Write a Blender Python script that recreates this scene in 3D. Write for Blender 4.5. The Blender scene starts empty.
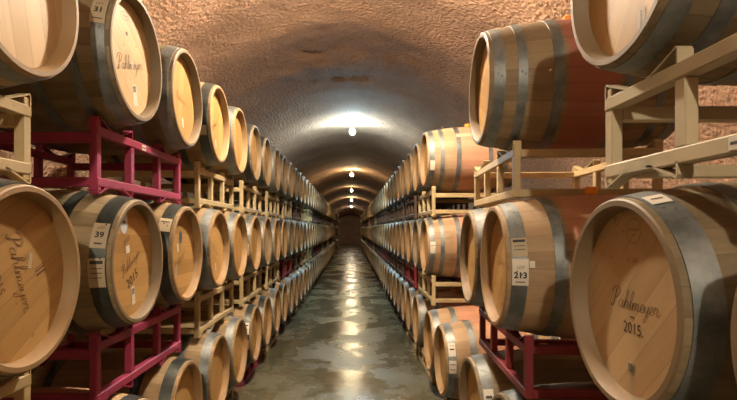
import bpy, bmesh, math, random
from mathutils import Vector, Matrix, noise
PI = math.pi
S = bpy.context.scene
COL = S.collection
RND = random.Random(7)

# ------------------------------------------------------------------ helpers
def link(o, parent=None):
    COL.objects.link(o)
    if parent is not None:
        o.parent = parent
    return o

def mobj(name, me, parent=None):
    return link(bpy.data.objects.new(name, me), parent)

def tag(o, label=None, cat=None, group=None, kind=None):
    if label: o['label'] = label
    if cat: o['category'] = cat
    if group: o['group'] = group
    if kind: o['kind'] = kind
    return o

def empty(name, loc, rz=0.0):
    o = bpy.data.objects.new(name, None)
    o.empty_display_size = 0.1
    o.location = loc
    o.rotation_euler = (0, 0, rz)
    return link(o)

class MB:
    """collects verts/faces of one mesh"""
    def __init__(s):
        s.v = []; s.f = []; s.m = []; s.sm = []
    def add(s, vs, fs, mi=0, smooth=False):
        b = len(s.v)
        s.v += [tuple(v) for v in vs]
        for f in fs:
            s.f.append(tuple(b + i for i in f)); s.m.append(mi); s.sm.append(smooth)
    def box(s, x0, x1, y0, y1, z0, z1, mi=0, bev=0.0):
        if bev <= 0:
            vs = [(x, y, z) for x in (x0, x1) for y in (y0, y1) for z in (z0, z1)]
            s.add(vs, [(0, 1, 3, 2), (4, 6, 7, 5), (0, 4, 5, 1), (2, 3, 7, 6), (0, 2, 6, 4), (1, 5, 7, 3)], mi)
            return
        bm = bmesh.new()
        bmesh.ops.create_cube(bm, size=1.0)
        for v in bm.verts:
            v.co = ((x0 + x1) / 2 + v.co.x * (x1 - x0), (y0 + y1) / 2 + v.co.y * (y1 - y0), (z0 + z1) / 2 + v.co.z * (z1 - z0))
        bmesh.ops.bevel(bm, geom=list(bm.edges), offset=bev, segments=1, affect='EDGES')
        bm.verts.index_update()
        s.add([v.co.copy() for v in bm.verts], [[v.index for v in f.verts] for f in bm.faces], mi)
        bm.free()
    def build(s, name, mats):
        me = bpy.data.meshes.new(name)
        me.from_pydata(s.v, [], s.f)
        for m in (mats if isinstance(mats, (list, tuple)) else [mats]):
            me.materials.append(m)
        me.polygons.foreach_set('material_index', s.m)
        me.polygons.foreach_set('use_smooth', s.sm)
        me.update()
        bm = bmesh.new(); bm.from_mesh(me)
        bmesh.ops.recalc_face_normals(bm, faces=bm.faces)
        bm.to_mesh(me); bm.free()
        return me

# ------------------------------------------------------------------ materials
class NT:
    def __init__(s, name):
        s.mat = bpy.data.materials.new(name)
        s.mat.use_nodes = True
        s.t = s.mat.node_tree
        s.t.nodes.clear()
        s.out = s.n('ShaderNodeOutputMaterial')
        s.b = s.n('ShaderNodeBsdfPrincipled')
        s.l(s.b.outputs[0], s.out.inputs[0])
    def n(s, typ, **kw):
        nd = s.t.nodes.new(typ)
        for k, v in kw.items(): setattr(nd, k, v)
        return nd
    def l(s, a, b): s.t.links.new(a, b)
    def put(s, sock, v):
        if isinstance(v, bpy.types.NodeSocket): s.l(v, sock)
        else: sock.default_value = v
    def math(s, op, a, b=None, c=None, clamp=False):
        nd = s.n('ShaderNodeMath', operation=op); nd.use_clamp = clamp
        s.put(nd.inputs[0], a)
        if b is not None: s.put(nd.inputs[1], b)
        if c is not None: s.put(nd.inputs[2], c)
        return nd.outputs[0]
    def mix(s, f, a, b, mode='MIX'):
        nd = s.n('ShaderNodeMix', data_type='RGBA', blend_type=mode)
        s.put(nd.inputs[0], f); s.put(nd.inputs[6], a); s.put(nd.inputs[7], b)
        return nd.outputs[2]
    def noise(s, vec, scale, detail=3, rough=0.55, out=0):
        nd = s.n('ShaderNodeTexNoise')
        nd.inputs['Scale'].default_value = scale
        nd.inputs['Detail'].default_value = detail
        nd.inputs['Roughness'].default_value = rough
        if vec is not None: s.l(vec, nd.inputs['Vector'])
        return nd.outputs[out]
    def mapping(s, vec, scale=(1, 1, 1), loc=(0, 0, 0), rot=(0, 0, 0)):
        nd = s.n('ShaderNodeMapping')
        s.l(vec, nd.inputs['Vector'])
        nd.inputs['Scale'].default_value = scale
        s.put(nd.inputs['Location'], loc); nd.inputs['Rotation'].default_value = rot
        return nd.outputs[0]
    def range(s, v, a, b, c=0.0, d=1.0, smooth=True):
        nd = s.n('ShaderNodeMapRange', interpolation_type='SMOOTHSTEP' if smooth else 'LINEAR')
        s.put(nd.inputs[0], v)
        for i, k in enumerate((a, b, c, d)): s.put(nd.inputs[1 + i], k)
        return nd.outputs[0]
    def bump(s, h, strength=0.3, dist=0.01):
        nd = s.n('ShaderNodeBump')
        nd.inputs['Strength'].default_value = strength
        nd.inputs['Distance'].default_value = dist
        s.l(h, nd.inputs['Height'])
        s.l(nd.outputs[0], s.b.inputs['Normal'])
    def set(s, **kw):
        names = {'color': 'Base Color', 'rough': 'Roughness', 'metal': 'Metallic', 'spec': 'Specular IOR Level'}
        for k, v in kw.items(): s.put(s.b.inputs[names[k]], v)
        return s.mat

def rgb(r, g, b): return (r, g, b, 1.0)
def plain(name, c, rough=0.5, metal=0.0):
    t = NT(name); return t.set(color=rgb(*c), rough=rough, metal=metal)

def obj_vec(t, spread=True):
    tc = t.n('ShaderNodeTexCoord'); oi = t.n('ShaderNodeObjectInfo')
    off = t.n('ShaderNodeVectorMath', operation='SCALE')
    off.inputs[0].default_value = (37.0, 17.0, 53.0); t.l(oi.outputs['Random'], off.inputs['Scale'])
    ad = t.n('ShaderNodeVectorMath', operation='ADD')
    t.l(tc.outputs['Object'], ad.inputs[0]); t.l(off.outputs[0], ad.inputs[1])
    return tc.outputs['Object'], ad.outputs[0], oi.outputs['Random']

RB, RE, HL = 0.345, 0.289, 0.475        # bilge radius, end radius, half length of a barrel
def prof(x): return RB - (RB - RE) * (abs(x) / HL) ** 2

def stave_material(name, c1, c2, stain=0.0, stain_col=(0.20, 0.045, 0.035), stain_edge=0.15):
    t = NT(name)
    raw, vec, rnd = obj_vec(t)
    sep = t.n('ShaderNodeSeparateXYZ'); t.l(raw, sep.inputs[0])
    zz = t.math('SUBTRACT', sep.outputs[2], RB)
    ang = t.math('ARCTAN2', sep.outputs[1], zz)
    a = t.math('MULTIPLY_ADD', ang, 27 / (2 * PI), 50.37)
    idx = t.math('FLOOR', a)
    fr = t.math('FRACT', a)
    wn = t.n('ShaderNodeTexWhiteNoise', noise_dimensions='1D')
    t.l(t.math('MULTIPLY_ADD', rnd, 311.0, idx), wn.inputs['W'])
    seam = t.math('MINIMUM', fr, t.math('SUBTRACT', 1.0, fr))
    seam_m = t.range(seam, 0.0, 0.025)
    grain = t.noise(t.mapping(vec, (2.2, 45, 45)), 1.0, 4, 0.6)
    blot = t.noise(t.mapping(vec, (1.3, 2.5, 2.5)), 3.0, 4, 0.6)
    f = t.math('ADD', t.math('MULTIPLY', wn.outputs[0], 0.4), t.math('MULTIPLY', grain, 0.55))
    col = t.mix(t.range(f, 0.15, 0.8), rgb(*c1), rgb(*c2))
    col = t.mix(t.math('MULTIPLY', t.range(blot, 0.5, 0.8), 0.45), col, rgb(c1[0] * .5, c1[1] * .46, c1[2] * .42))
    tone = t.math('MULTIPLY_ADD', rnd, 0.35, 0.82)
    hsv = t.n('ShaderNodeHueSaturation'); t.l(tone, hsv.inputs['Value']); t.l(col, hsv.inputs['Color'])
    col = hsv.outputs[0]
    if stain > 0:
        ax = t.math('ABSOLUTE', sep.outputs[0])
        wob = t.math('MULTIPLY_ADD', t.noise(t.mapping(vec, (1, 6, 6)), 2.0, 2), 0.05, -0.025)
        m = t.range(t.math('ADD', ax, wob), stain_edge, stain_edge - 0.03)
        m = t.math('MULTIPLY', m, t.math('MULTIPLY_ADD', blot, 0.5, 0.55, clamp=True))
        col = t.mix(t.math('MULTIPLY', m, stain), col, t.mix(grain, rgb(*stain_col), rgb(*[k * 1.5 for k in stain_col])))
    col = t.mix(t.math('MULTIPLY', t.math('SUBTRACT', 1.0, seam_m), 0.55), col, rgb(c1[0] * .4, c1[1] * .35, c1[2] * .3))
    h = t.math('ADD', t.math('MULTIPLY', seam_m, 0.6), t.math('MULTIPLY', grain, 0.35))
    t.bump(h, 0.35, 0.004)
    return t.set(color=col, rough=0.62, spec=0.35)

def head_material(name, c1, c2):
    t = NT(name)
    raw, vec, rnd = obj_vec(t)
    vr = t.n('ShaderNodeVectorRotate', rotation_type='X_AXIS')
    t.l(raw, vr.inputs['Vector']); vr.inputs['Center'].default_value = (0, 0, RB)
    t.l(t.math('MULTIPLY', t.math('FRACT', t.math('MULTIPLY', rnd, 7.31)), PI), vr.inputs['Angle'])
    sep = t.n('ShaderNodeSeparateXYZ'); t.l(vr.outputs[0], sep.inputs[0])
    a = t.math('MULTIPLY_ADD', sep.outputs[1], 1 / 0.083, 40.5)
    idx = t.math('FLOOR', a); fr = t.math('FRACT', a)
    wn = t.n('ShaderNodeTexWhiteNoise', noise_dimensions='1D')
    t.l(t.math('MULTIPLY_ADD', rnd, 177.0, idx), wn.inputs['W'])
    seam = t.math('MINIMUM', fr, t.math('SUBTRACT', 1.0, fr))
    seam_m = t.range(seam, 0.0, 0.02)
    ofs = t.n('ShaderNodeCombineXYZ'); t.l(t.math('MULTIPLY', idx, 3.7), ofs.inputs[2]); t.l(t.math('MULTIPLY', rnd, 91.0), ofs.inputs[0])
    gv = t.mapping(vr.outputs[0], (1, 55, 3.0), ofs.outputs[0])
    grain = t.noise(gv, 1.0, 4, 0.6)
    blot = t.noise(vec, 5.0, 3, 0.6)
    f = t.math('ADD', t.math('MULTIPLY', wn.outputs[0], 0.45), t.math('MULTIPLY', grain, 0.5))
    col = t.mix(t.range(f, 0.15, 0.85), rgb(*c1), rgb(*c2))
    col = t.mix(t.math('MULTIPLY', t.range(blot, 0.55, 0.8), 0.35), col, rgb(c1[0] * .7, c1[1] * .6, c1[2] * .5))
    spots = t.noise(vec, 26.0, 2, 0.5)
    col = t.mix(t.math('MULTIPLY', t.range(spots, 0.70, 0.78), 0.55), col, rgb(0.13, 0.065, 0.025))
    hsv = t.n('ShaderNodeHueSaturation'); t.l(col, hsv.inputs['Color'])
    t.l(t.math('MULTIPLY_ADD', t.math('FRACT', t.math('MULTIPLY', rnd, 3.77)), 0.22, 0.88), hsv.inputs['Value'])
    col = t.mix(t.math('MULTIPLY', t.math('SUBTRACT', 1.0, seam_m), 0.6), hsv.outputs[0], rgb(0.16, 0.08, 0.03))
    t.bump(t.math('ADD', seam_m, t.math('MULTIPLY', grain, 0.25)), 0.2, 0.002)
    return t.set(color=col, rough=0.55, spec=0.35)

def hoop_material(name, c1, c2, rough=0.5, metal=0.65):
    t = NT(name)
    raw, vec, rnd = obj_vec(t)
    n1 = t.noise(vec, 9.0, 4, 0.65); n2 = t.noise(vec, 60.0, 3, 0.6)
    col = t.mix(t.range(n1, 0.3, 0.7), rgb(*c1), rgb(*c2))
    col = t.mix(t.math('MULTIPLY', t.range(n2, 0.52, 0.75), 0.3), col, rgb(c1[0] * .45, c1[1] * .42, c1[2] * .38))
    t.bump(n2, 0.12, 0.002)
    return t.set(color=col, rough=t.range(n1, 0.25, 0.75, rough - 0.08, rough + 0.12), metal=metal)

def paint_material(name, c, rust=0.4, rough=0.5):
    t = NT(name)
    raw, vec, rnd = obj_vec(t)
    n1 = t.noise(vec, 14.0, 5, 0.65); n2 = t.noise(vec, 4.0, 3, 0.6)
    col = t.mix(t.range(n2, 0.3, 0.7), rgb(*c), rgb(*[k * .8 for k in c]))
    th = 0.78 - rust * 0.22
    col = t.mix(t.range(n1, th, th + 0.05), col, rgb(0.07, 0.025, 0.012))
    t.bump(n1, 0.15, 0.003)
    return t.set(color=col, rough=rough, spec=0.4)

M = {}
M['stave_tan'] = stave_material('stave oak tan', (0.20, 0.130, 0.062), (0.35, 0.245, 0.125))
M['stave_olive'] = stave_material('stave oak weathered', (0.14, 0.105, 0.056), (0.27, 0.21, 0.12))
M['stave_red'] = stave_material('stave oak wine stained', (0.20, 0.14, 0.075), (0.33, 0.24, 0.135), 0.95, (0.27, 0.075, 0.055), 0.135)
M['stave_pink'] = stave_material('stave oak blush stained', (0.29, 0.19, 0.10), (0.44, 0.31, 0.18), 0.7, (0.42, 0.18, 0.12), 0.22)
M['head'] = head_material('barrel head oak', (0.33, 0.185, 0.058), (0.48, 0.295, 0.108))
M['head_pale'] = head_material('barrel head pale oak', (0.42, 0.285, 0.14), (0.54, 0.385, 0.21))
M['chime'] = plain('chime edge wood', (0.27, 0.165, 0.07), 0.6)
M['chime_dark'] = plain('weathered chime edge wood', (0.175, 0.12, 0.062), 0.6)
M['hoop_grey'] = hoop_material('galvanised hoop', (0.12, 0.135, 0.132), (0.235, 0.25, 0.245))
M['hoop_dark'] = hoop_material('blackened hoop', (0.028, 0.034, 0.03), (0.06, 0.068, 0.06), 0.4, 0.5)
M['bung'] = plain('orange silicone', (0.85, 0.30, 0.02), 0.45)
M['tan'] = paint_material('tan rack paint', (0.47, 0.36, 0.19), 0.45)
M['cream'] = paint_material('cream grey rack paint', (0.44, 0.38, 0.25), 0.35)
M['red'] = paint_material('magenta red rack paint', (0.30, 0.034, 0.085), 0.12, 0.45)
M['maroon'] = paint_material('dark red rack paint', (0.22, 0.028, 0.035), 0.12, 0.45)
M['brown'] = paint_material('dark brown rack paint', (0.10, 0.055, 0.035), 0.3, 0.5)
M['ink'] = plain('branding ink', (0.045, 0.022, 0.010), 0.7)
M['burn'] = plain('burnt brand brown', (0.13, 0.06, 0.02), 0.7)
M['black'] = plain('label print', (0.02, 0.02, 0.02), 0.6)
M['paper'] = plain('label paper', (0.62, 0.58, 0.49), 0.6)
M['tanpaper'] = plain('old label paper', (0.40, 0.33, 0.22), 0.6)
M['bluepaper'] = plain('pale blue sticker', (0.50, 0.58, 0.66), 0.5)
M['navy'] = plain('slate sticker', (0.06, 0.08, 0.11), 0.5)

# ------------------------------------------------------------------ barrel meshes
def lathe(mb, pts, seg, mi=0, smooth=True, closed=False):
    """pts: list of (x, r) about the local x axis at height RB"""
    n = len(pts); vs = []
    for (x, r) in pts:
        for k in range(seg):
            a = 2 * PI * k / seg
            vs.append((x, r * math.sin(a), RB + r * math.cos(a)))
    fs = []
    for i in range(n if closed else n - 1):
        j = (i + 1) % n
        for k in range(seg):
            k2 = (k + 1) % seg
            fs.append((i * seg + k, i * seg + k2, j * seg + k2, j * seg + k))
    mb.add(vs, fs, mi, smooth)

HEADX = HL - 0.048
HOOPS6 = [(0.020, 0.072), (0.130, 0.172), (0.290, 0.338)]
HOOPS4 = [(0.020, 0.085), (0.195, 0.245)]
_cache = {}
def body_mesh(seg, mat, far=None):
    key = ('body', seg, mat.name)
    if key in _cache: return _cache[key]
    mb = MB()
    n = 16 if seg > 40 else 8
    outer = [(-HL + 0.004 + (2 * HL - 0.008) * i / n, 0) for i in range(n + 1)]
    outer = [(x, prof(x)) for x, _ in outer]
    lathe(mb, outer, seg, 0)
    for s in (1, -1):
        ex = s * HL
        rim = [(s * (HL - 0.004), prof(HL - 0.004)), (ex, RE - 0.004), (ex, RE - 0.019)]
        lathe(mb, rim, seg, 1, False)
        lathe(mb, [(ex, RE - 0.019), (s * (HL - 0.012), RE - 0.026), (s * (HEADX - 0.004), RE - 0.030)], seg, 1)
    _cache[key] = mb.build('staves', [mat, M['chime_dark' if 'weathered' in mat.name or 'wine' in mat.name else 'chime']])
    return _cache[key]

def head_mesh(seg, mat, s):
    key = ('head', seg, mat.name, s)
    if key in _cache: return _cache[key]
    mb = MB()
    r = RE - 0.0285
    xs = s * HEADX
    vs = [(xs, 0, RB)]
    rr = (0.5, 1.0)
    for q in rr:
        for k in range(seg):
            a = 2 * PI * k / seg
            vs.append((xs, q * r * math.sin(a), RB + q * r * math.cos(a)))
    fs = [(0, 1 + k, 1 + (k + 1) % seg) for k in range(seg)]
    fs += [(1 + k, 1 + seg + k, 1 + seg + (k + 1) % seg, 1 + (k + 1) % seg) for k in range(seg)]
    # thickness
    b = len(vs)
    for k in range(seg):
        a = 2 * PI * k / seg
        vs.append((xs - s * 0.02, r * math.sin(a), RB + r * math.cos(a)))
    fs += [(1 + seg + k, b + k, b + (k + 1) % seg, 1 + seg + (k + 1) % seg) for k in range(seg)]
    mb.add(vs, fs)
    _cache[key] = mb.build('head', mat)
    return _cache[key]

def hoop_into(mb, e0, e1, s, seg, mi=0, rivets=True):
    x0, x1 = s * (HL - e0), s * (HL - e1)
    t = 0.0035
    xm = (x0 + x1) / 2
    pts = [(x0, prof(x0) - 0.001), (x0, prof(x0) + t), (xm, prof(xm) + t), (x1, prof(x1) + t), (x1, prof(x1) - 0.001)]
    for i in range(4):
        lathe(mb, [pts[i], pts[i + 1]], seg, mi, i in (1, 2))
    if rivets:
        for base in (0.55, -0.95, -1.45, 1.6):
            for d in (-0.3, 0.3):
                a = base + (0.02 if d > 0 else -0.02)
                xx = xm + d * (x1 - x0) * 0.5
                R = prof(xx) + t
                c = Vector((xx, R * math.sin(a), RB + R * math.cos(a)))
                nrm = Vector((0, math.sin(a), math.cos(a))); u = Vector((1, 0, 0)); w = nrm.cross(u)
                ring = [c + 0.0065 * (math.cos(q * PI / 4) * u + math.sin(q * PI / 4) * w) for q in range(8)]
                top = c + nrm * 0.003
                mb.add(ring + [top], [(q, (q + 1) % 8, 8) for q in range(8)], mi, True)

def hoop_mesh(e0, e1, s, seg, mat):
    key = ('hoop', e0, e1, s, seg, mat.name)
    if key not in _cache:
        mb = MB(); hoop_into(mb, e0, e1, s, seg)
        _cache[key] = mb.build('hoop', mat)
    return _cache[key]

def bung_mesh():
    if 'bung' not in _cache:
        mb = MB(); n = 20
        def ring(r, z): return [(r * math.cos(2 * PI * k / n), r * math.sin(2 * PI * k / n), z) for k in range(n)]
        zt = 2 * RB
        rings = [ring(0.021, zt - 0.02), ring(0.024, zt + 0.004), ring(0.029, zt + 0.006), ring(0.031, zt + 0.034), ring(0.027, zt + 0.038)]
        vs = sum(rings, []); fs = []
        for i in range(len(rings) - 1):
            for k in range(n): fs.append((i * n + k, i * n + (k + 1) % n, (i + 1) * n + (k + 1) % n, (i + 1) * n + k))
        fs.append(tuple((len(rings) - 1) * n + k for k in range(n)))
        mb.add(vs, fs); _cache['bung'] = mb.build('bung', M['bung'])
    return _cache['bung']

def far_mesh(stave, hoop, head, hoops):
    key = ('far', stave, hoop, head, len(hoops))
    if key in _cache: return _cache[key]
    mb = MB(); seg = 32; n = 8
    lathe(mb, [(-HL + 2 * HL * i / n, prof(-HL + 2 * HL * i / n)) for i in range(n + 1)], seg, 0)
    for s in (1, -1):
        lathe(mb, [(s * HL, RE), (s * HL, RE - 0.019)], seg, 1, False)
        lathe(mb, [(s * HL, RE - 0.019), (s * HEADX, RE - 0.028)], seg, 1)
        r = RE - 0.028
        vs = [(s * HEADX, r * math.sin(2 * PI * k / seg), RB + r * math.cos(2 * PI * k / seg)) for k in range(seg)]
        mb.add(vs, [tuple(range(seg))], 2)
        for (a, b) in hoops: hoop_into(mb, a, b, s, seg, 3, False)
    _cache[key] = mb.build('wine_barrel', [M[stave], M['chime'], M[head], M[hoop]])
    return _cache[key]

def barrel(loc, rz, stave='stave_tan', hoop='hoop_grey', head='head', hoops=HOOPS4, bung=False, detail=True, seg=72):
    if not detail:
        o = mobj('wine_barrel', far_mesh(stave, hoop, head, hoops))
        o.location = loc; o.rotation_euler = (0, 0, rz)
        return o
    r = empty('wine_barrel', loc, rz)
    mobj('staves', body_mesh(seg, M[stave]), r)
    for s in (1, -1):
        mobj('head', head_mesh(seg, M[head], s), r)
        for (a, b) in hoops: mobj('hoop', hoop_mesh(a, b, s, seg, M[hoop]), r)
    if bung: mobj('bung', bung_mesh(), r)
    return r

# ------------------------------------------------------------------ lettering and stickers
_txt = {}
def text_geo(body, size, bold=0.0):
    key = (body, size, bold)
    if key in _txt: return _txt[key]
    cu = bpy.data.curves.new('t', 'FONT'); cu.body = body; cu.size = size
    cu.align_x = 'CENTER'; cu.align_y = 'CENTER'; cu.resolution_u = 3; cu.offset = bold * size
    o = bpy.data.objects.new('t', cu); COL.objects.link(o)
    dg = bpy.context.evaluated_depsgraph_get()
    me = bpy.data.meshes.new_from_object(o.evaluated_get(dg))
    g = ([(v.co.x, v.co.y) for v in me.vertices], [tuple(p.vertices) for p in me.polygons])
    bpy.data.objects.remove(o); bpy.data.curves.remove(cu); bpy.data.meshes.remove(me)
    _txt[key] = g
    return g

def ribbon(pts, w):
    """a flat stroke through pts -> 2d geometry"""
    P = []
    n = len(pts)
    for i in range(n - 1):
        p0 = Vector(pts[max(i - 1, 0)]); p1 = Vector(pts[i]); p2 = Vector(pts[i + 1]); p3 = Vector(pts[min(i + 2, n - 1)])
        for k in range(5):
            t = k / 5
            P.append(0.5 * ((2 * p1) + (-p0 + p2) * t + (2 * p0 - 5 * p1 + 4 * p2 - p3) * t * t + (-p0 + 3 * p1 - 3 * p2 + p3) * t ** 3))
    P.append(Vector(pts[-1]))
    vs = []; fs = []
    for i, p in enumerate(P):
        d = (P[min(i + 1, len(P) - 1)] - P[max(i - 1, 0)])
        d = d.normalized() if d.length > 1e-6 else Vector((1, 0))
        q = Vector((-d.y, d.x)) * w * (0.55 + 0.75 * abs(d.y))
        vs += [tuple(p + q), tuple(p - q)]
        if i: fs.append((2 * i - 2, 2 * i - 1, 2 * i + 1, 2 * i))
    return vs, fs

GL = {
 'a': ([(.40, .34), (.26, .41), (.08, .28), (.08, .07), (.22, .0), (.38, .15), (.43, .40), (.40, .10), (.48, .0), (.58, .08)], .52),
 'h': ([(0, .08), (.2, .5), (.27, .95), (.16, .95), (.1, .6), (.08, .0), (.14, .25), (.28, .41), (.38, .33), (.36, .08), (.44, .0), (.55, .08)], .5),
 'l': ([(0, .08), (.2, .5), (.25, .92), (.15, .95), (.1, .6), (.1, .12), (.19, .0), (.32, .08)], .28),
 'm': ([(0, .1), (.08, .38), (.09, .0), (.14, .26), (.25, .40), (.32, .30), (.31, .0), (.36, .26), (.47, .40), (.54, .3), (.53, .08), (.61, .0), (.72, .08)], .68),
 'e': ([(0, .08), (.2, .2), (.3, .34), (.2, .42), (.08, .3), (.08, .1), (.2, .0), (.38, .08)], .34),
 'y': ([(0, .1), (.06, .38), (.09, .1), (.2, .02), (.33, .15), (.38, .4), (.35, .0), (.27, -.4), (.13, -.45), (.12, -.3), (.3, -.05), (.5, .08)], .46),
 'r': ([(0, .08), (.1, .43), (.16, .36), (.28, .38), (.28, .1), (.36, .0), (.55, .12)], .4),
}
def script_geo(height):
    """the cursive brand word, about `height` tall at the capital"""
    V = []; F = []
    def put(pts, x0, w=0.017):
        vs, fs = ribbon([((x0 + x) + 0.28 * y, y) for x, y in pts], w)
        b = len(V); V.extend(vs); F.extend([tuple(b + i for i in f) for f in fs])
    put([(.30, .98), (.26, .6), (.18, .1), (.04, -.02), (-.06, .1)], 0, .03)
    put([(-.12, .72), (.02, .98), (.35, 1.08), (.62, .86), (.48, .55), (.24, .46)], 0, .026)
    x = .62
    for ch in 'ahlmeyer':
        g, adv = GL[ch]; put(g, x); x += adv
    cx = x / 2
    return [((u - cx) * height, (v - .4) * height) for u, v in V], F

def rect_geo(w, h, u=0, v=0):
    return [(u - w / 2, v - h / 2), (u + w / 2, v - h / 2), (u + w / 2, v + h / 2), (u - w / 2, v + h / 2)], [(0, 1, 2, 3)]
def shift_geo(g, u, v): return [(a + u, b + v) for a, b in g[0]], g[1]
def ring_geo(rx, ry, w, n=40):
    vs = []; fs = []
    for k in range(n):
        a = 2 * PI * k / n
        vs += [(rx * math.cos(a), ry * math.sin(a)), ((rx - w) * math.cos(a), (ry - w) * math.sin(a))]
        k2 = (k + 1) % n
        fs.append((2 * k, 2 * k + 1, 2 * k2 + 1, 2 * k2))
    return vs, fs
def disc_geo(rx, ry, n=28): return [(rx * math.cos(2 * PI * k / n), ry * math.sin(2 * PI * k / n)) for k in range(n)], [tuple(range(n))]
def bars_geo(w, h, n, vertical=False, seed=1):
    r = random.Random(seed); vs = []; fs = []; p = -0.5
    while p < 0.5:
        t = r.uniform(0.25, 0.8) / n
        g = rect_geo(w, t * h, 0, (p + t / 2) * h) if not vertical else rect_geo(t * w, h, (p + t / 2) * w, 0)
        b = len(vs); vs += g[0]; fs += [tuple(b + i for i in f) for f in g[1]]
        p += t + r.uniform(0.3, 0.7) / n
    return vs, fs

def on_head(parent, name, geos, u, v, mat, rot=0.0, lift=0.0012, label=None, owner=None):
    """put flat geometry on the front head, u to the viewer's right, v up, from the head's centre"""
    mb = MB(); c, s = math.cos(rot), math.sin(rot)
    for g in geos:
        mb.add([(HEADX + lift, u + a * c - b * s, RB + v + a * s + b * c) for a, b in g[0]], g[1])
    o = mobj(name, mb.build(name, mat), owner or parent)
    if label: o['label'] = label
    return o

def on_side(parent, name, geos, xc, phi, side, mat, lift=0.005, nu=1, owner=None, label=None):
    """wrap flat geometry on the barrel's side; side -1: the side seen from -y, +1: from +y"""
    mb = MB()
    for g in geos:
        vs = []
        for a, b in g[0]:
            x = xc - side * a
            R = prof(x) + lift
            p = phi - side * (b / R)
            vs.append((x, R * math.sin(p), RB + R * math.cos(p)))
        mb.add(vs, g[1])
    o = mobj(name, mb.build(name, mat), owner or parent)
    if label: o['label'] = label
    return o

def grid_geo(w, h, n=6):
    vs = []; fs = []
    for i in range(n + 1):
        v = -h / 2 + h * i / n
        vs += [(-w / 2, v), (w / 2, v)]
        if i: fs.append((2 * i - 2, 2 * i - 1, 2 * i + 1, 2 * i))
    return vs, fs

def side_sticker(b, xc, phi, side, w, h, mat='paper', prints=(), label=None):
    st = on_side(b, 'sticker', [grid_geo(w, h)], xc, phi, side, M[mat], 0.0052, label=label)
    if prints: on_side(b, 'print', prints, xc, phi, side, M['black'], 0.0064, owner=st)
    return st
def head_sticker(b, u, v, w, h, rot=0.0, mat='paper', prints=(), label=None, round_=False):
    st = on_head(b, 'sticker', [disc_geo(w / 2, h / 2) if round_ else rect_geo(w, h)], u, v, M[mat], rot, 0.0012, label)
    if prints: on_head(b, 'print', prints, u, v, M['black'], rot, 0.0024, owner=st)
    return st

# ------------------------------------------------------------------ racks
RL = 0.54; BW = 0.041; DEPTH = 0.73
def strap_geo(off, sgn_y, x0, x1, H, up=True, dz=0.0):
    """bent saddle strap beside one post; off: centre of the barrel, sgn_y: which side of it"""
    path = [(0.176, -0.002), (0.176, 0.034), (0.168, 0.043), (0.155, 0.037), (0.062, 0.003), (0.045, 0.001)]
    th = 0.006; P = []
    for i, (a, z) in enumerate(path):
        p0 = Vector(path[max(i - 1, 0)]); p1 = Vector(path[min(i + 1, len(path) - 1)])
        d = (p1 - p0).normalized(); nn = Vector((d.y, -d.x))
        P.append((a, z)); P.append((a - abs(nn.x) * th if i < 2 else a, z - (th if i >= 2 else 0)))
    vs = []; fs = []
    for (a, z) in P:
        zz = H + z if up else -z + dz
        vs += [(x0, off + sgn_y * a, zz), (x1, off + sgn_y * a, zz)]
    n = len(path)
    for i in range(n - 1):
        A, B, C, D = 4 * i, 4 * i + 1, 4 * i + 2, 4 * i + 3
        E, F_, G, Hh = A + 4, B + 4, C + 4, D + 4
        fs += [(A, B, F_, E), (C, D, Hh, G), (A, C, G, E), (B, D, Hh, F_)]
    return vs, fs

def rack_parts(H, floor):
    """{part name: [MB, ...]} of a two-barrel rack with its front rails at x=0"""
    R = {'rail': [], 'post': [], 'cross_beam': [], 'saddle': []}
    lo = 0.0 if floor else -0.02
    for (xa, xb) in ((-BW, 0.0), (-DEPTH, -DEPTH + BW)):
        for (za, zb) in ((H - BW, H), (0.0, BW)):
            m = MB(); m.box(xa, xb, -RL, RL, za, zb, bev=0.004); R['rail'].append(m)
        for y in (-RL + 0.02, -0.18, 0.18, RL - 0.02):
            m = MB()
            top = H + 0.028 if abs(y) > 0.3 else H - BW
            bot = lo if abs(y) > 0.3 else BW
            m.box(xa + 0.003, xb - 0.003, y - 0.021, y + 0.021, bot, top, bev=0.004); R['post'].append(m)
        for off in (-0.36, 0.36):
            for sg in (-1, 1):
                m = MB(); m.add(*strap_geo(off, sg, xa, xb, H)); R['saddle'].append(m)
                if not floor:
                    m = MB(); m.add(*strap_geo(off, sg, xa, xb, H, False, 0.009)); R['saddle'].append(m)
    for y in (-RL + 0.02, RL - 0.02):
        for (za, zb) in ((H - 0.075, H - 0.03), (0.0, BW)):
            if floor and za > 0.01: za, zb = H - BW - 0.002, H - 0.003
            m = MB(); m.box(-DEPTH + BW - 0.004, -BW + 0.004, y - 0.02, y + 0.02, za, zb, bev=0.004); R['cross_beam'].append(m)
    return R

_rk = {}
def rack(loc, rz, H, floor, mat, detail):
    key = (round(H, 4), floor, mat, detail)
    if not detail:
        if key not in _rk:
            mb = MB()
            for lst in rack_parts(H, floor).values():
                for m in lst:
                    mb.add(m.v, m.f)
            _rk[key] = mb.build('barrel_rack', M[mat])
        o = mobj('barrel_rack', _rk[key]); o.location = loc; o.rotation_euler = (0, 0, rz)
        return o
    if key not in _rk:
        _rk[key] = [(nm, m.build(nm, M[mat])) for nm, lst in rack_parts(H, floor).items() for m in lst]
    r = empty('barrel_rack', loc, rz)
    for nm, me in _rk[key]: mobj(nm, me, r)
    return r

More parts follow.
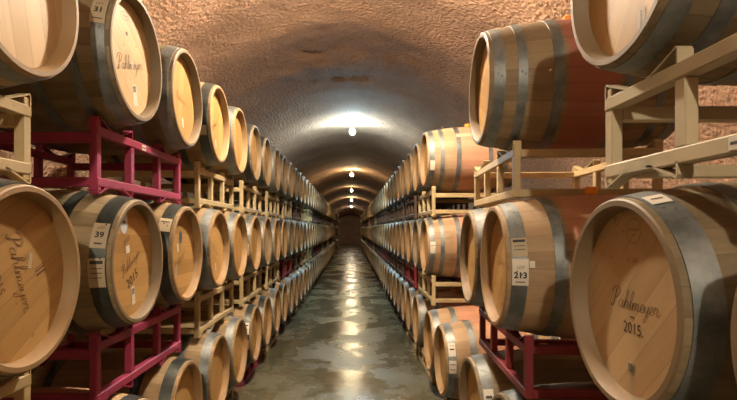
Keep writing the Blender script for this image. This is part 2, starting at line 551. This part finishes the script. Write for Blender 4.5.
# ------------------------------------------------------------------ stacks
ONES = 'zeroth first second third fourth fifth sixth seventh eighth ninth tenth eleventh twelfth thirteenth fourteenth fifteenth sixteenth seventeenth eighteenth nineteenth'.split()
def ordw(n):
    if n < 20: return ONES[n]
    t, o = divmod(n, 10)
    tens = {2: 'twent', 3: 'thirt', 4: 'fort', 5: 'fift', 6: 'sixt'}[t]
    return tens + 'ieth' if o == 0 else tens + 'y-' + ONES[o]
TIER = {'L': 'bottom', 'M': 'middle', 'T': 'top'}
CZ = {'left': {'L': 0.510, 'M': 1.467, 'T': 2.422}, 'right': {'L': 0.510, 'M': 1.440, 'T': 2.370}}
HOOPW = {'hoop_grey': 'grey', 'hoop_dark': 'black'}
BAR = {}
count = {}
def row_x(side, y):
    t = min(max((y - 5) / 7, 0), 1); t = t * t * (3 - 2 * t)
    return 1.0 - 0.05 * t if side == 'left' else 0.745 + 0.04 * min(max((y - 3.5) / 2, 0), 1)

def put_barrel(side, tier, y, xh=None, dc=0.0, label=None, key=None, unseen=False, yaw=0.0, at=None, **kw):
    if at: xh, y = at
    xh = row_x(side, y) if xh is None else xh
    c = CZ[side][tier] + dc
    sx = -1 if side == 'left' else 1
    detail = y < 13.5
    if 'hoop' not in kw: kw['hoop'] = 'hoop_dark' if (side == 'left' and RND.random() < 0.28) else 'hoop_grey'
    if 'stave' not in kw: kw['stave'] = RND.choice(['stave_tan', 'stave_tan', 'stave_olive', 'stave_pink'])
    if 'head' not in kw: kw['head'] = 'head_pale' if RND.random() < 0.2 else 'head'
    if 'hoops' not in kw: kw['hoops'] = HOOPS6 if RND.random() < 0.4 else HOOPS4
    if 'bung' not in kw: kw['bung'] = side == 'right'
    ya = math.radians(yaw)
    b = barrel((sx * (xh + HL * math.cos(ya)), y - HL * math.sin(ya), c - RB), (0 if side == 'left' else PI) - math.radians(yaw), detail=detail, seg=72 if y < 7 else 48, **kw)
    k = (side, tier)
    if not unseen: count[k] = count.get(k, 0) + 1
    lab = label or f"{HOOPW[kw['hoop']]}-hooped oak wine barrel, {TIER[tier]} tier of the {side} row, {ordw(count.get(k, 0))} from the near end"
    tag(b, lab, 'barrel', f"barrels in the {TIER[tier]} tier of the {side} row")
    if key: BAR[key] = b
    return b

rcount = {}
PAINTW = {'tan': 'tan', 'cream': 'cream-grey', 'red': 'magenta-red', 'maroon': 'dark red', 'brown': 'dark brown'}
def put_rack(side, tier, yc, inset=0.11, mat='tan', dc=0.0, label=None, unseen=False, xh=None, flat=False, yaw=0.0, plate=None):
    xh = row_x(side, yc) if xh is None else xh
    sx = -1 if side == 'left' else 1
    c = CZ[side][tier] + dc
    top = c - 0.346
    if tier == 'L': z0 = 0.0
    else: z0 = CZ[side]['M' if tier == 'T' else 'L'] + 0.340
    H = top - z0
    ya = math.radians(yaw)
    r = rack((sx * (xh + inset * math.cos(ya)), yc - inset * math.sin(ya), z0), (0 if side == 'left' else PI) - ya, H, tier == 'L' or flat, mat, yc < 11.0)
    k = (side, tier)
    if not unseen: rcount[k] = rcount.get(k, 0) + 1
    where = {'L': 'floor rack under the bottom', 'M': 'rack under the middle', 'T': 'rack under the top'}[tier]
    lab = label or f"{PAINTW[mat]} {where} tier, {side} row, {ordw(rcount.get(k, 0))} from near end"
    if plate is not None:
        m = MB(); y0, zz, w = plate
        m.box(0.0, 0.0015, y0 - w / 2, y0 + w / 2, zz - 0.014, zz + 0.014)
        pl = mobj('label_plate', m.build('label_plate', M['paper']), r); pl['label'] = 'small white paper label'
        m = MB(); m.box(0.0015, 0.0022, y0 - w / 2 + 0.006, y0 + w / 2 - 0.006, zz - 0.003, zz + 0.003)
        mobj('print', m.build('print', M['black']), pl)
    tag(r, lab, 'rack', f"barrel racks of the {side} row, {TIER[tier]} tier")
    return r

# ---- left row
LC = [1.20] + [2.73 + 1.47 * k for k in range(19)] + [36.6, 38.1]
near_left = {  # (tier, rack index, slot) -> options
 ('T', 0, 1): dict(key='TL0', hoop='hoop_grey', stave='stave_pink', head='head_pale', hoops=HOOPS6, dc=-0.03, label='cut-off oak barrel at the upper left corner, pale head facing the aisle'),
 ('T', 1, 0): dict(key='TL1', hoop='hoop_grey', stave='stave_olive', head='head_pale', hoops=HOOPS6, label='top-tier oak barrel with a LOT 31 sticker above the magenta rack'),
 ('T', 1, 1): dict(key='TL2', hoop='hoop_grey', stave='stave_olive', head='head', hoops=HOOPS4),
 ('T', 2, 0): dict(key='TL3', hoop='hoop_dark', stave='stave_tan', head='head', hoops=HOOPS4),
 ('T', 2, 1): dict(hoop='hoop_grey', stave='stave_tan', head='head', hoops=HOOPS4),
 ('T', 3, 0): dict(hoop='hoop_dark', stave='stave_olive', head='head', hoops=HOOPS4),
 ('T', 3, 1): dict(hoop='hoop_dark', stave='stave_olive', head='head', hoops=HOOPS4),
 ('M', 0, 1): dict(key='ML0', hoop='hoop_dark', stave='stave_tan', head='head', hoops=HOOPS4, label='large cut-off oak barrel at the lower left edge, script brand running down its head'),
 ('M', 1, 0): dict(key='ML1', hoop='hoop_dark', stave='stave_olive', head='head', hoops=HOOPS4, label='black-hooped oak barrel with LOT 39 sticker and round pale blue sticker'),
 ('M', 1, 1): dict(key='ML2', hoop='hoop_dark', stave='stave_tan', head='head', hoops=HOOPS4, label='black-hooped oak barrel with a round slate sticker, middle tier, left row'),
 ('M', 2, 0): dict(key='ML3', hoop='hoop_grey', stave='stave_tan', head='head', hoops=HOOPS4),
 ('M', 2, 1): dict(hoop='hoop_grey', stave='stave_tan', head='head', hoops=HOOPS4),
 ('M', 3, 0): dict(key='ML5', hoop='hoop_grey', stave='stave_tan', head='head', hoops=HOOPS4),
 ('L', 1, 0): dict(hoop='hoop_dark', stave='stave_pink', head='head', hoops=HOOPS4),
 ('L', 1, 1): dict(key='LL1', hoop='hoop_dark', stave='stave_tan', head='head', hoops=HOOPS4),
 ('L', 2, 0): dict(hoop='hoop_grey', stave='stave_tan', head='head', hoops=HOOPS4),
 ('L', 2, 1): dict(hoop='hoop_grey', stave='stave_tan', head='head', hoops=HOOPS4),
 ('L', 3, 0): dict(key='LL4', hoop='hoop_dark', stave='stave_tan', head='head', hoops=HOOPS4),
 ('L', 3, 1): dict(hoop='hoop_dark', stave='stave_tan', head='head', hoops=HOOPS4),
}
for tier in 'LMT':
    for k, yc in enumerate(LC):
        mat = 'tan'
        if k == 1 and tier in 'TM': mat = 'red'
        if tier == 'L' and k == 3: mat = 'red'
        if k >= 5:
            mat = RND.choice(['tan', 'tan', 'tan', 'brown', 'brown', 'brown', 'maroon'])
        un = (tier == 'L' and k == 0)
        put_rack('left', tier, yc, mat=mat, plate=(-0.05, CZ['left']['T'] - CZ['left']['M'] - 0.686 - 0.022, 0.05) if (tier == 'T' and k == 1) else None, dc=-0.03 if (tier == 'T' and k == 0) else 0.0, unseen=un, label='tan steel floor rack low at the near end of the left row' if un else None)
        for s in (0, 1):
            if k == 0 and s == 0: continue
            kw = near_left.get((tier, k, s), {})
            y = yc + (-0.36, 0.36)[s] + RND.uniform(-0.008, 0.008)
            if un: kw = dict(label='oak barrel low at the near end of the left row, under the tan rack', unseen=True)
            put_barrel('left', tier, y, **kw)

# ---- right row
put_rack('right', 'T', 1.05, inset=0.06, plate=(0.03, 0.021, 0.09), dc=0.008, mat='cream', label='cream-grey steel rack under the big barrel at the upper right corner')
put_rack('right', 'M', 1.05, inset=0.09, dc=-0.025, mat='cream', label='cream-grey steel rack under the 2015 barrel, near end of right row')
put_rack('right', 'L', 1.05, inset=0.09, mat='cream', unseen=True, label='cream-grey floor rack low at the near end of the right row')
put_rack('right', 'T', 3.06, xh=0.709, yaw=3.5, inset=0.14, mat='tan', flat=True, label='rusty tan steel rack under the wine-stained red barrel')
put_rack('right', 'M', 2.81, xh=0.712, yaw=3.5, mat='maroon', flat=True, label='dark red steel rack under the LOT 213 barrel')
put_rack('right', 'L', 2.80, mat='maroon', label='dark red floor rack low under the LOT 213 barrel stack')
put_rack('right', 'L', 4.60, mat='brown', label='dark brown floor rack under the two barrels with nothing stacked on them')
for i, (y, un) in enumerate(((0.69, True), (1.41, True))):
    put_barrel('right', 'L', y, unseen=True, hoop='hoop_grey', label='oak barrel low at the near end of the right row, ' + ('first' if i == 0 else 'second') + ' in its rack')
put_barrel('right', 'M', 0.69, xh=0.74, dc=-0.025, key='MRa', stave='stave_olive', head='head', hoop='hoop_grey', hoops=HOOPS4, label='sliver of an oak barrel head at the far right edge beside the 2015 barrel')
put_barrel('right', 'M', 1.405, xh=0.74, dc=-0.025, key='MR0', stave='stave_olive', head='head_pale', hoop='hoop_grey', hoops=HOOPS4, label='large oak barrel branded with script and 2015, lower right')
put_barrel('right', 'T', 1.40, xh=0.74, dc=0.008, key='TR0', stave='stave_olive', head='head', hoop='hoop_grey', hoops=HOOPS6, label='big cut-off oak barrel on the cream-grey rack at the upper right')
put_barrel('right', 'T', 2.70, at=(0.687, 2.70), yaw=3.5, key='TR1', stave='stave_red', head='head', hoop='hoop_grey', hoops=HOOPS6, label='wine-stained red barrel with three grey hoops on rusty tan rack')
put_barrel('right', 'M', 2.45, at=(0.690, 2.45), yaw=3.5, key='MR1', stave='stave_pink', head='head', hoop='hoop_grey', hoops=HOOPS4, label='oak barrel with a white LOT 213 sticker on its hoop')
put_barrel('right', 'M', 3.17, at=(0.734, 3.17), yaw=3.5, key='MR2', stave='stave_red', head='head', hoop='hoop_grey', hoops=HOOPS4, label='grey-hooped oak barrel right behind the LOT 213 barrel')
put_barrel('right', 'L', 2.45, key='LR0', stave='stave_olive', head='head', hoop='hoop_grey', hoops=HOOPS4)
put_barrel('right', 'L', 3.16, key='LR1', stave='stave_olive', head='head', hoop='hoop_grey', hoops=HOOPS4)
put_barrel('right', 'L', 4.24, key='LR2', xh=0.75, stave='stave_pink', head='head', hoop='hoop_grey', hoops=HOOPS4, label='bottom-tier barrel with white hoop stickers, nearer of two with open tops')
put_barrel('right', 'L', 4.96, key='LR3', xh=0.76, stave='stave_pink', head='head', hoop='hoop_grey', hoops=HOOPS4, label='bottom-tier pinkish barrel, farther of two with nothing stacked on them')
for tier in 'LMT':
    for k in range(24):
        yc = 5.76 + 1.47 * k
        mat = 'tan' if k == 0 else RND.choice(['tan', 'brown', 'brown', 'brown', 'maroon', 'brown'])
        put_rack('right', tier, yc, inset=0.06, mat=mat)
        for s in (0, 1):
            kw = {}
            if tier == 'L' and k == 0 and s == 0: continue
            if k == 0 and s == 0:
                kw = dict(key={'L': 'LR4', 'M': 'MR3', 'T': 'TR2'}[tier], stave='stave_pink', head='head', hoop='hoop_grey', hoops=HOOPS6)
            put_barrel('right', tier, yc + (-0.36, 0.36)[s] + RND.uniform(-0.008, 0.008), **kw)

# ---- marks on the near barrels
def brand(b, u, v, h, rot, mat='ink'):
    return on_head(b, 'brand_lettering', [script_geo(h)], u, v, M[mat], rot)
def words(b, txt, size, u, v, rot=0, mat='ink', name='lettering'):
    return on_head(b, name, [text_geo(txt, size)], u, v, M[mat], rot)

b = BAR['MR0']
lg = on_head(b, 'logo', [ring_geo(0.036, 0.036, 0.0016), shift_geo(text_geo('Taransaud', 0.0135), 0, 0.004), shift_geo(rect_geo(0.018, 0.002), 0, -0.012)], 0.012, 0.20, M['burn'])
words(b, 'N  128', 0.017, 0.005, 0.117, 0, 'burn')
brand(b, 0.01, 0.0, 0.055, 0.0, 'ink')
on_head(b, 'dash', [rect_geo(0.022, 0.003)], 0.005, -0.042, M['ink'])
words(b, '2015.', 0.045, 0.01, -0.075, 0.0, 'ink', 'year_lettering')
head_sticker(b, 0.0, -0.185, 0.026, 0.028, 0, 'tanpaper', [bars_geo(0.022, 0.024, 9, True, 5)])
on_head(b, 'stamp', [bars_geo(0.016, 0.12, 14, False, 9)], 0.0, -0.27 + 0.01, M['tanpaper'])
side_sticker(b, HL - 0.05, 0.38, 1, 0.05, 0.055, 'paper', [rect_geo(0.03, 0.006)])

b = BAR['TR0']
head_sticker(b, 0.045, -0.198, 0.036, 0.075, 0.0, 'tanpaper', [bars_geo(0.008, 0.066, 14, False, 3)])

b = BAR['MR1']
side_sticker(b, HL - 0.055, 1.23, 1, 0.062, 0.085, 'tanpaper', [shift_geo(rect_geo(0.05, 0.012), 0, 0.028), shift_geo(rect_geo(0.045, 0.003), 0, 0.005), shift_geo(rect_geo(0.045, 0.003), 0, -0.012)])
side_sticker(b, HL - 0.055, 1.59, 1, 0.066, 0.115, 'paper', [shift_geo(text_geo('LOT', 0.017), 0, 0.02), shift_geo(text_geo('213', 0.036, 0.035), 0, -0.014), shift_geo(rect_geo(0.04, 0.004), 0, -0.042)])
side_sticker(b, HL - 0.102, 1.48, 1, 0.022, 0.03, 'paper')
on_head(b, 'brand_lettering', [script_geo(0.04)], 0.0, 0.02, M['burn'])
words(b, '15.', 0.04, 0.0, -0.08, 0, 'burn')
on_head(b, 'stamp', [rect_geo(0.014, 0.03)], 0.02, -0.19, M['burn'])

b = BAR['TL0']
brand(b, -0.05, 0.06, 0.055, 1.1, 'burn')
b = BAR['TL1']
side_sticker(b, HL - 0.050, -1.20, -1, 0.058, 0.125, 'tanpaper', [shift_geo(text_geo('LOT', 0.016), 0, 0.035), shift_geo(text_geo('31', 0.036, 0.03), 0, 0.0), shift_geo(rect_geo(0.04, 0.004), 0, -0.042)])
brand(b, 0.0, -0.02, 0.065, 0.28, 'ink')
on_head(b, 'logo', [ring_geo(0.045, 0.02, 0.002), text_geo('Taransaud', 0.014)], -0.05, 0.185, M['burn'], 0.25)
on_head(b, 'stamp', [rect_geo(0.02, 0.016)], -0.03, 0.11, M['burn'], 0.2)
head_sticker(b, 0.03, -0.02, 0.02, 0.03, 0.1, 'paper')
head_sticker(b, 0.06, -0.155, 0.045, 0.10, 0.2, 'paper', [shift_geo(bars_geo(0.03, 0.03, 7, True, 2), 0, 0.03)])

b = BAR['ML0']
brand(b, 0.02, 0.02, 0.062, -1.25, 'burn')
words(b, '2015.', 0.042, -0.075, -0.01, -1.25, 'burn')
head_sticker(b, 0.07, 0.05, 0.018, 0.05, -0.15, 'tanpaper')
on_head(b, 'stamp', [bars_geo(0.05, 0.035, 3, False, 6)], 0.12, 0.02, M['burn'], 0.4)

b = BAR['ML1']
side_sticker(b, HL - 0.055, -1.14, -1, 0.062, 0.115, 'tanpaper', [shift_geo(text_geo('LOT', 0.016), 0, 0.034), shift_geo(text_geo('39', 0.036, 0.03), 0, 0.0), shift_geo(rect_geo(0.03, 0.007), 0, -0.038)])
side_sticker(b, HL - 0.055, -1.67, -1, 0.064, 0.125, 'tanpaper', [shift_geo(rect_geo(0.05, 0.014), 0, 0.045), shift_geo(rect_geo(0.045, 0.003), 0, 0.02), shift_geo(rect_geo(0.045, 0.003), 0, 0.0), shift_geo(rect_geo(0.045, 0.003), 0, -0.02)])
head_sticker(b, -0.07, 0.185, 0.075, 0.11, 0.0, 'bluepaper', [rect_geo(0.02, 0.012)], round_=True)
on_head(b, 'stamp', [bars_geo(0.07, 0.018, 2, False, 8)], -0.04, 0.10, M['ink'], 0.5)
head_sticker(b, -0.03, 0.058, 0.04, 0.036, 0.2, 'paper')
brand(b, 0.0, -0.005, 0.05, 0.5, 'ink')
words(b, '2015', 0.065, 0.02, -0.085, 0.45)
head_sticker(b, 0.03, -0.165, 0.035, 0.09, 0.15, 'paper', [shift_geo(bars_geo(0.024, 0.03, 7, True, 4), 0, 0.02)])

b = BAR['ML2']
side_sticker(b, HL - 0.055, -0.95, -1, 0.066, 0.09, 'tanpaper', [shift_geo(rect_geo(0.045, 0.006), 0, 0.02)])
head_sticker(b, -0.01, 0.10, 0.06, 0.075, 0, 'navy', round_=True)
head_sticker(b, -0.06, 0.04, 0.024, 0.05, 0.3, 'paper')
brand(b, -0.02, -0.03, 0.045, 0.6, 'burn')
head_sticker(b, -0.09, -0.10, 0.03, 0.09, -0.3, 'tanpaper')
b = BAR['LL1']
head_sticker(b, 0.0, 0.0, 0.06, 0.075, 0, 'navy', round_=True)
for kk in ('TL2', 'TL3', 'ML3'):
    brand(BAR[kk], 0.0, 0.0, 0.045, RND.uniform(-0.5, 0.8), 'burn')
    head_sticker(BAR[kk], 0.03, -0.14, 0.022, 0.06, 0.2, 'paper')
side_sticker(BAR['TL3'], HL - 0.055, -1.9, -1, 0.05, 0.07, 'tanpaper')
for kk, ph in (('ML5', -1.75), ('LL4', -1.2)):
    side_sticker(BAR[kk], HL - 0.055, ph, -1, 0.06, 0.12, 'paper', [shift_geo(rect_geo(0.04, 0.012), 0, 0.03), shift_geo(rect_geo(0.04, 0.004), 0, -0.01)])
side_sticker(BAR['LL4'], HL - 0.055, -1.75, -1, 0.06, 0.10, 'tanpaper')
side_sticker(BAR['LR2'], HL - 0.052, 1.05, 1, 0.055, 0.11, 'paper', [rect_geo(0.034, 0.012), shift_geo(rect_geo(0.04, 0.005), 0, 0.03)])
side_sticker(BAR['LR2'], HL - 0.052, 1.50, 1, 0.055, 0.10, 'paper', [shift_geo(rect_geo(0.04, 0.005), 0, 0.02), shift_geo(rect_geo(0.04, 0.005), 0, -0.02)])
side_sticker(BAR['LR1'], HL - 0.052, 1.10, 1, 0.055, 0.09, 'paper', [rect_geo(0.034, 0.014)])
side_sticker(BAR['MR3'], HL - 0.052, 1.6, 1, 0.05, 0.12, 'paper', [shift_geo(rect_geo(0.036, 0.006), 0, 0.02)])
side_sticker(BAR['TR2'], HL - 0.052, 1.9, 1, 0.045, 0.10, 'paper')
side_sticker(BAR['TR2'], 0.10, 0.9, 1, 0.16, 0.05, 'tanpaper')

# ------------------------------------------------------------------ the cave
EYE = 1.62
VR, VC = 3.0, EYE - 0.55       # vault radius and centre height
Y0, Y1, YT = -9.0, 54.0, 44.0
def vault_point(a, y):
    """a: angle from the top, y: along the cave"""
    k = 1.0
    if y > YT:
        k = 1.0 - 0.30 * min((y - YT) / 8.0, 1.0)
    p = Vector((VR * k * math.sin(a), y, VC * (1 if y <= YT else 1.0) + VR * k * math.cos(a)))
    q = Vector((p.x, p.y, p.z))
    d = 0.014 * noise.noise(q * 0.8) + 0.014 * noise.noise(q * 3.3 + Vector((7, 1, 3))) 
    if y < 16:
        d += (0.010 * noise.noise(q * 7.0 + Vector((2, 9, 4))) + 0.010 * noise.noise(q * 15.0)) * (1.0 if y < 9 else 0.5)
    rib = 0.02 * math.sin(y * 2 * PI / 1.3 + 1.5 * noise.noise(q * 0.6))
    nrm = Vector((math.sin(a), 0, math.cos(a)))
    return p + nrm * (d + rib * 0.4)

def cave_material():
    t = NT('sprayed rock lining')
    geo = t.n('ShaderNodeNewGeometry')
    vec = geo.outputs['Position']
    n1 = t.noise(vec, 1.1, 5, 0.6); n2 = t.noise(vec, 19.0, 5, 0.7)
    vo = t.n('ShaderNodeTexVoronoi', feature='SMOOTH_F1'); vo.inputs['Scale'].default_value = 26.0
    t.l(vec, vo.inputs['Vector'])
    n3 = t.noise(vec, 42.0, 3, 0.6)
    col = t.mix(t.range(n1, 0.3, 0.7), rgb(0.32, 0.19, 0.12), rgb(0.43, 0.265, 0.175))
    col = t.mix(t.math('MULTIPLY', t.range(n2, 0.5, 0.75), 0.6), col, rgb(0.15, 0.085, 0.048))
    h = t.math('ADD', t.math('MULTIPLY', vo.outputs['Distance'], -0.8), t.math('ADD', n2, t.math('MULTIPLY', n3, 0.5)))
    t.bump(h, 1.0, 0.034)
    return t.set(color=col, rough=0.9, spec=0.1)
M['cave'] = cave_material()

def cave_strip(name, a0, a1):
    ys = []; y = Y0
    while y < Y1:
        ys.append(y)
        y += 0.5 if (y < 1.0 or y > 22) else (0.09 if y < 9 else 0.25)
    ys.append(Y1)
    n = max(2, int((a1 - a0) * VR / 0.075))
    mb = MB(); w = n + 1
    vs = [vault_point(a0 + (a1 - a0) * i / n, y) for y in ys for i in range(w)]
    fs = [(j * w + i, j * w + i + 1, (j + 1) * w + i + 1, (j + 1) * w + i) for j in range(len(ys) - 1) for i in range(n)]
    mb.add(vs, fs, 0, True)
    o = mobj(name, mb.build(name, M['cave'])); o['kind'] = 'structure'
    return o
AF = math.acos(-(VC) / VR) + 0.03
AS = 1.25
cave_strip('wall_left', -AF, -AS); cave_strip('ceiling', -AS, AS); cave_strip('wall_right', AS, AF)

def wall_panel(name, y, sgn):
    mb = MB(); n = 24
    vs = []
    for j in range(n + 1):
        for i in range(n + 1):
            x = -3.3 + 6.6 * i / n; z = -0.05 + 4.4 * j / n
            q = Vector((x, y, z))
            vs.append((x, y + 0.05 * noise.noise(q * 1.7), z))
    w = n + 1
    mb.add(vs, [(j * w + i, j * w + i + 1, (j + 1) * w + i + 1, (j + 1) * w + i) for j in range(n) for i in range(n)], 0, True)
    o = mobj(name, mb.build(name, M['cave'])); o['kind'] = 'structure'
wall_panel('wall_back', Y1 - 0.3, -1); wall_panel('wall_front', Y0 + 0.3, 1)

def floor_material():
    t = NT('wet stained concrete')
    geo = t.n('ShaderNodeNewGeometry'); vec = geo.outputs['Position']
    n1 = t.noise(t.mapping(vec, (1, 0.8, 1)), 1.3, 5, 0.62); n2 = t.noise(vec, 4.5, 6, 0.65); n3 = t.noise(vec, 30.0, 3, 0.6)
    col = t.mix(t.range(n1, 0.35, 0.65), rgb(0.088, 0.080, 0.047), rgb(0.135, 0.128, 0.080))
    col = t.mix(t.math('MULTIPLY', t.range(n2, 0.5, 0.72), 0.55), col, rgb(0.05, 0.04, 0.024))
    col = t.mix(t.math('MULTIPLY', t.range(n2, 0.42, 0.25), 0.25), col, rgb(0.20, 0.19, 0.13))
    # saw-cut joints across the aisle
    sep = t.n('ShaderNodeSeparateXYZ'); t.l(vec, sep.inputs[0])
    jf = t.math('ABSOLUTE', t.math('SUBTRACT', t.math('FRACT', t.math('MULTIPLY_ADD', sep.outputs[1], 1 / 4.6, 0.5)), 0.5))
    jm = t.range(jf, 0.0035, 0.0015)
    col = t.mix(t.math('MULTIPLY', jm, 0.5), col, rgb(0.34, 0.31, 0.23))
    t.bump(t.math('ADD', t.math('MULTIPLY', n2, 1.0), t.math('MULTIPLY', n3, 0.12)), 0.35, 0.02)
    return t.set(color=col, rough=t.range(n1, 0.38, 0.66, 0.14, 0.42), spec=0.3)
M['floor'] = floor_material()
mb = MB(); mb.add([(-3.3, Y0, 0), (3.3, Y0, 0), (3.3, Y1, 0), (-3.3, Y1, 0)], [(0, 1, 2, 3)])
fl = mobj('floor', mb.build('floor', M['floor'])); fl['kind'] = 'structure'

# ------------------------------------------------------------------ lamps
def emit(name, c, s):
    t = NT(name)
    t.put(t.b.inputs['Emission Color'], rgb(*c)); t.put(t.b.inputs['Emission Strength'], s)
    return t.set(color=rgb(*c), rough=0.4)
M['fixture'] = plain('cast fixture metal', (0.6, 0.6, 0.58), 0.5, 0.3)

def globe(r, seg=20, rings=10):
    mb = MB(); vs = []; fs = []
    for i in range(rings + 1):
        th = PI * i / rings
        for k in range(seg):
            vs.append((r * math.sin(th) * math.cos(2 * PI * k / seg), r * math.sin(th) * math.sin(2 * PI * k / seg), r * math.cos(th)))
    for i in range(rings):
        for k in range(seg): fs.append((i * seg + k, i * seg + (k + 1) % seg, (i + 1) * seg + (k + 1) % seg, (i + 1) * seg + k))
    return vs, fs

WARM = (1.0, 0.80, 0.47); COOL = (0.58, 0.86, 1.0); NEUT = (1.0, 0.85, 0.64)
LAMPS = [(-2.8, NEUT, 760, 'ceiling lamp behind the camera position, first along the vault'),
         (3.8, NEUT, 850, 'ceiling lamp overhead at the near end of the aisle'),
         (11.4, COOL, 440, 'bright bluish-white ceiling lamp, nearest one in view'),
         (20.5, WARM, 190, 'warm yellow ceiling lamp, second in view along the vault'),
         (28.75, WARM, 70, 'dim warm ceiling lamp, third in view along the vault'),
         (38.3, WARM, 170, 'warm ceiling lamp, fourth in view along the vault'),
         (47.0, NEUT, 120, 'warm white ceiling lamp, deepest in view along the vault')]
for i, (y, c, s, lab) in enumerate(LAMPS):
    zb = EYE + 2.22
    if y > YT: zb = EYE + 2.1
    r = empty('ceiling_lamp', (0.0 if i < 2 else 0.03, y, zb))
    tag(r, lab, 'lamp', 'ceiling lamps along the vault')
    mb = MB(); vs, fs = globe(0.065); mb.add(vs, fs, 0, True)
    mobj('bulb', mb.build('bulb', emit('lamp glow %d' % i, c, s)), r)
    mb = MB(); n = 20
    ztop = 0.26 if y <= YT else 0.5
    rings = [(0.0, 0.050), (0.034, 0.052), (0.036, 0.058), (0.034, 0.10), (0.012, 0.11), (0.012, ztop)]
    vs = []
    for (rr, z) in rings: vs += [(rr * math.cos(2 * PI * k / n), rr * math.sin(2 * PI * k / n), z) for k in range(n)]
    mb.add(vs, [(q * n + k, q * n + (k + 1) % n, (q + 1) * n + (k + 1) % n, (q + 1) * n + k) for q in range(len(rings) - 1) for k in range(n)], 0, True)
    mobj('base', mb.build('base', M['fixture']), r)

# ------------------------------------------------------------------ world, camera, view
W = bpy.data.worlds.new('World'); S.world = W; W.use_nodes = True
W.node_tree.nodes['Background'].inputs[0].default_value = (0, 0, 0, 1)
cam = bpy.data.cameras.new('Camera')
co = link(bpy.data.objects.new('Camera', cam))
co.location = (0, 0, EYE); co.rotation_euler = (PI / 2, 0, 0)
cam.sensor_width = 36.0; cam.lens = 500 / 737 * 36
cam.shift_x = (368.5 - 351) / 737; cam.shift_y = 29 / 737
cam.clip_start = 0.05; cam.clip_end = 200
S.camera = co
S.view_settings.view_transform = 'Standard'
S.view_settings.look = 'None'
S.view_settings.gamma = 1.0
S.view_settings.use_curve_mapping = False
S.view_settings.exposure = 2.15
S.cycles.use_denoising = True
S.cycles.max_bounces = 10
S.cycles.diffuse_bounces = 6
S.cycles.sample_clamp_indirect = 8.0
